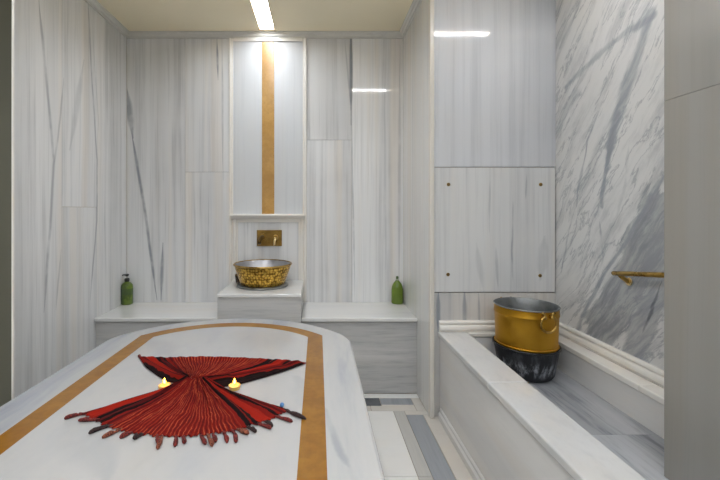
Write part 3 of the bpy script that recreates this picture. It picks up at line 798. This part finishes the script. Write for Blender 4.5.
def fan(hem, p0, p1, n, seed, up, sides=None):
    pf = pleat_fn(n, seed); rows = []
    hm = resample(hem, NU) if not sides else resample(sides[0], 17)[:-1] + resample(hem, NU - 32) + resample(sides[1], 17)[1:]
    r = random.Random(seed + 9)
    hj = [.0045 * math.sin(.33 * i) * math.sin(.047 * i + 1) + .003 * r.uniform(-1, 1) + .003 * math.sin(.9 * i) for i in range(NU)]
    for j in range(NV):
        v = j / (NV - 1); row = []
        for i in range(NU):
            u = i / (NU - 1)
            s0 = p0.lerp(p1, u); e = hm[i]
            # pleats swing a little sideways as they leave the pinch
            bow = (.018 if not up else -.012) * math.sin(PI * v) * (1 - abs(2 * u - 1)) 
            pos = s0.lerp(e, v); d = (e - s0)
            nrm = Vector((-d.y, d.x)).normalized() if d.length > 1e-6 else Vector((0, 0))
            pos = pos + nrm * bow
            if not up: pos = pos + d.normalized() * (max(0, (v - .8) / .2) ** 2 * hj[i])
            edge = min(1, min(u, 1 - u) * 14)
            amp = (.011 * (1 - v) ** 1.5 + .0085) * (.35 + .65 * edge) * (1 - .55 * v ** 6)
            env = .010 * math.exp(-(v / .22) ** 2) * edge + .004 * (1 - v) * edge
            roll = (.009 * math.exp(-((v - .93) / .07) ** 2) * edge) if up else 0
            z = TZ + .0022 + env + amp * pf(u, v) + roll
            if v > .97: z = TZ + .0022 + (z - TZ - .0022) * (.55 if not up else .35)
            row.append(bm.verts.new((pos.x, pos.y, z)))
        rows.append(row)
    for j in range(NV - 1):
        for i in range(NU - 1):
            f = bm.faces.new((rows[j][i], rows[j][i + 1], rows[j + 1][i + 1], rows[j + 1][i])); f.smooth = True
            for l, (a, b) in zip(f.loops, ((i, j), (i + 1, j), (i + 1, j + 1), (i, j + 1))): l[uvl].uv = (a / (NU - 1), b / (NV - 1))
fan(lower, pinch0, pinch1, 22, 1, False, ([img(174, 388.5), img(160, 392), img(140, 398), img(112, 407), lower[0]], [lower[-1], img(270, 406), img(250, 399), img(232, 394.5), img(218, 391)]))
fan(upper, pinch0, pinch1, 20, 5, True, ([img(168, 383), img(158, 377), img(146, 368.5), upper[0]], [upper[-1], img(285, 372), img(262, 379), img(240, 385), img(222, 388)]))
cl = obj('cloth', bm, M['cloth'], tw)
md = cl.modifiers.new('thickness', 'SOLIDIFY'); md.thickness = .0012; md.offset = 1
def tassel(p, d, length, mat, k):
    r = random.Random(k); bm = BM(); d = d.normalized(); side = Vector((-d.y, d.x))
    b = Vector((p.x, p.y, TZ)); pts = []; rad = []
    bend = r.uniform(-.5, .5)
    prof = [(0, .003), (.10, .0036), (.2, .0052), (.28, .0058), (.36, .0042), (.46, .0058), (.62, .0072), (.78, .0074), (.92, .0062), (1, .0028)]
    for f, q in prof:
        rr = q * r.uniform(.7, .95)
        w = d * (f * length) + side * (bend * length * f * f * .6)
        pts.append(Vector((b.x + w.x, b.y + w.y, TZ + max(rr, .003) + .0006))); rad.append(rr)
    tube(bm, pts, rad, 10); ts = obj('tassel', bm, mat, tw)
    if mat == M['yarnblack']: ts['label'] = 'black tassel'
# (start pixel, end pixel, yarn)
TS = [((83, 415), (65, 418.5), 'r'), ((97, 421), (77, 424), 'r'), ((110, 427), (89, 432), 'k'), ((120, 431), (104, 440), 'b'), ((131, 434), (121, 440), 'r'), ((142, 436), (133, 440.5), 'k'), ((157, 437.5), (156, 446), 'r'), ((162, 438), (160, 450), 'b'),
      ((176, 438.5), (178, 447), 'r'), ((183, 438.5), (185, 445), 'r'), ((201, 437.5), (205, 446), 'r'), ((208, 437), (213, 447.5), 'b'), ((213, 436), (216, 443.5), 'r'), ((224, 434), (230, 443), 'r'), ((233, 432.5), (241, 442), 'r'), ((238, 431), (245, 437), 'b'),
      ((248, 428.5), (257, 433), 'k'), ((259, 425.5), (271, 430), 'r'), ((266, 423), (274, 427), 'k'), ((277, 418), (291, 424), 'r'), ((286, 411.5), (300, 422.5), 'k'), ((141, 359.5), (137, 357.2), 'r')]
for i, (a, b, y_) in enumerate(TS):
    a, b = img(*a), img(*b); a = a.lerp(b, -.15)
    tassel(a, b - a, (b - a).length, {'r': M['yarnred'], 'k': M['yarnblack'], 'b': M['yarnbrown']}[y_], i)
p = img(282, 408)
bm = BM(); bmesh.ops.create_uvsphere(bm, u_segments=20, v_segments=12, radius=.007, matrix=Matrix.Translation((p.x, p.y, TZ + .0095)))
for f in bm.faces: f.smooth = True
b_ = obj('bead', bm, M['bead'], tw); b_['label'] = 'small blue bead'

# ------------------------------------------------------------------ tealights
def tealight(px, py, label):
    p = on_z(px, py, ZS); c = (p.x, p.y, ZS)
    t = thing('tealight', label, 'candle', c, 'tealights beside the towel')
    bm = BM(); lathe(bm, [(0, 0), (.0175, 0), (.0185, .001), (.0192, .0125), (.0197, .0130), (.0186, .0130), (.0182, .009), (0, .009)], c, 40); obj('cup', bm, M['waxcup'], t)
    bm = BM(); lathe(bm, [(0, .0092), (.0178, .0092), (.0180, .0118), (.010, .0112), (0, .0110)], c, 40); wx = obj('wax', bm, M['wax'], t)
    bm = BM(); tube(bm, [(c[0], c[1], c[2] + .010), (c[0] + .0006, c[1], c[2] + .017)], .0008, 8); obj('wick', bm, M['wick'], wx)
    bm = BM(); lathe(bm, [(0, .0155), (.0020, .0170), (.0036, .0205), (.0038, .0240), (.0028, .0285), (.0013, .0330), (0, .0365)], c, 20); obj('flame', bm, M['flame'], t)
tealight(164.5, 388.6, 'lit tealight at the left notch of the red towel')
tealight(234.5, 388.8, 'lit tealight at the right notch of the red towel')

for o in bpy.data.objects:
    if '_loc' in o: del o['_loc']

# ------------------------------------------------------------------ camera, world, view
cam = bpy.data.cameras.new('camera'); co = bpy.data.objects.new('camera', cam); COL.objects.link(co)
co.location = (0, 0, H); co.rotation_euler = (PI / 2, 0, 0)
cam.sensor_width = 36; cam.lens = F / 720 * 36; cam.shift_x = (360 - 318) / 720; cam.shift_y = -(240 - 210) / 720
cam.clip_start = .02
SC.camera = co
w = bpy.data.worlds.new('world'); SC.world = w; w.use_nodes = True
w.node_tree.nodes['Background'].inputs[0].default_value = (.8, .85, 1, 1); w.node_tree.nodes['Background'].inputs[1].default_value = .2
vs = SC.view_settings; SC.display_settings.display_device = 'sRGB'
vs.view_transform = 'Standard'; vs.look = 'None'; vs.gamma = 1; vs.use_curve_mapping = False; vs.exposure = .48
SC.cycles.use_denoising = True
SC.cycles.max_bounces = 12; SC.cycles.diffuse_bounces = 8; SC.cycles.sample_clamp_indirect = 6
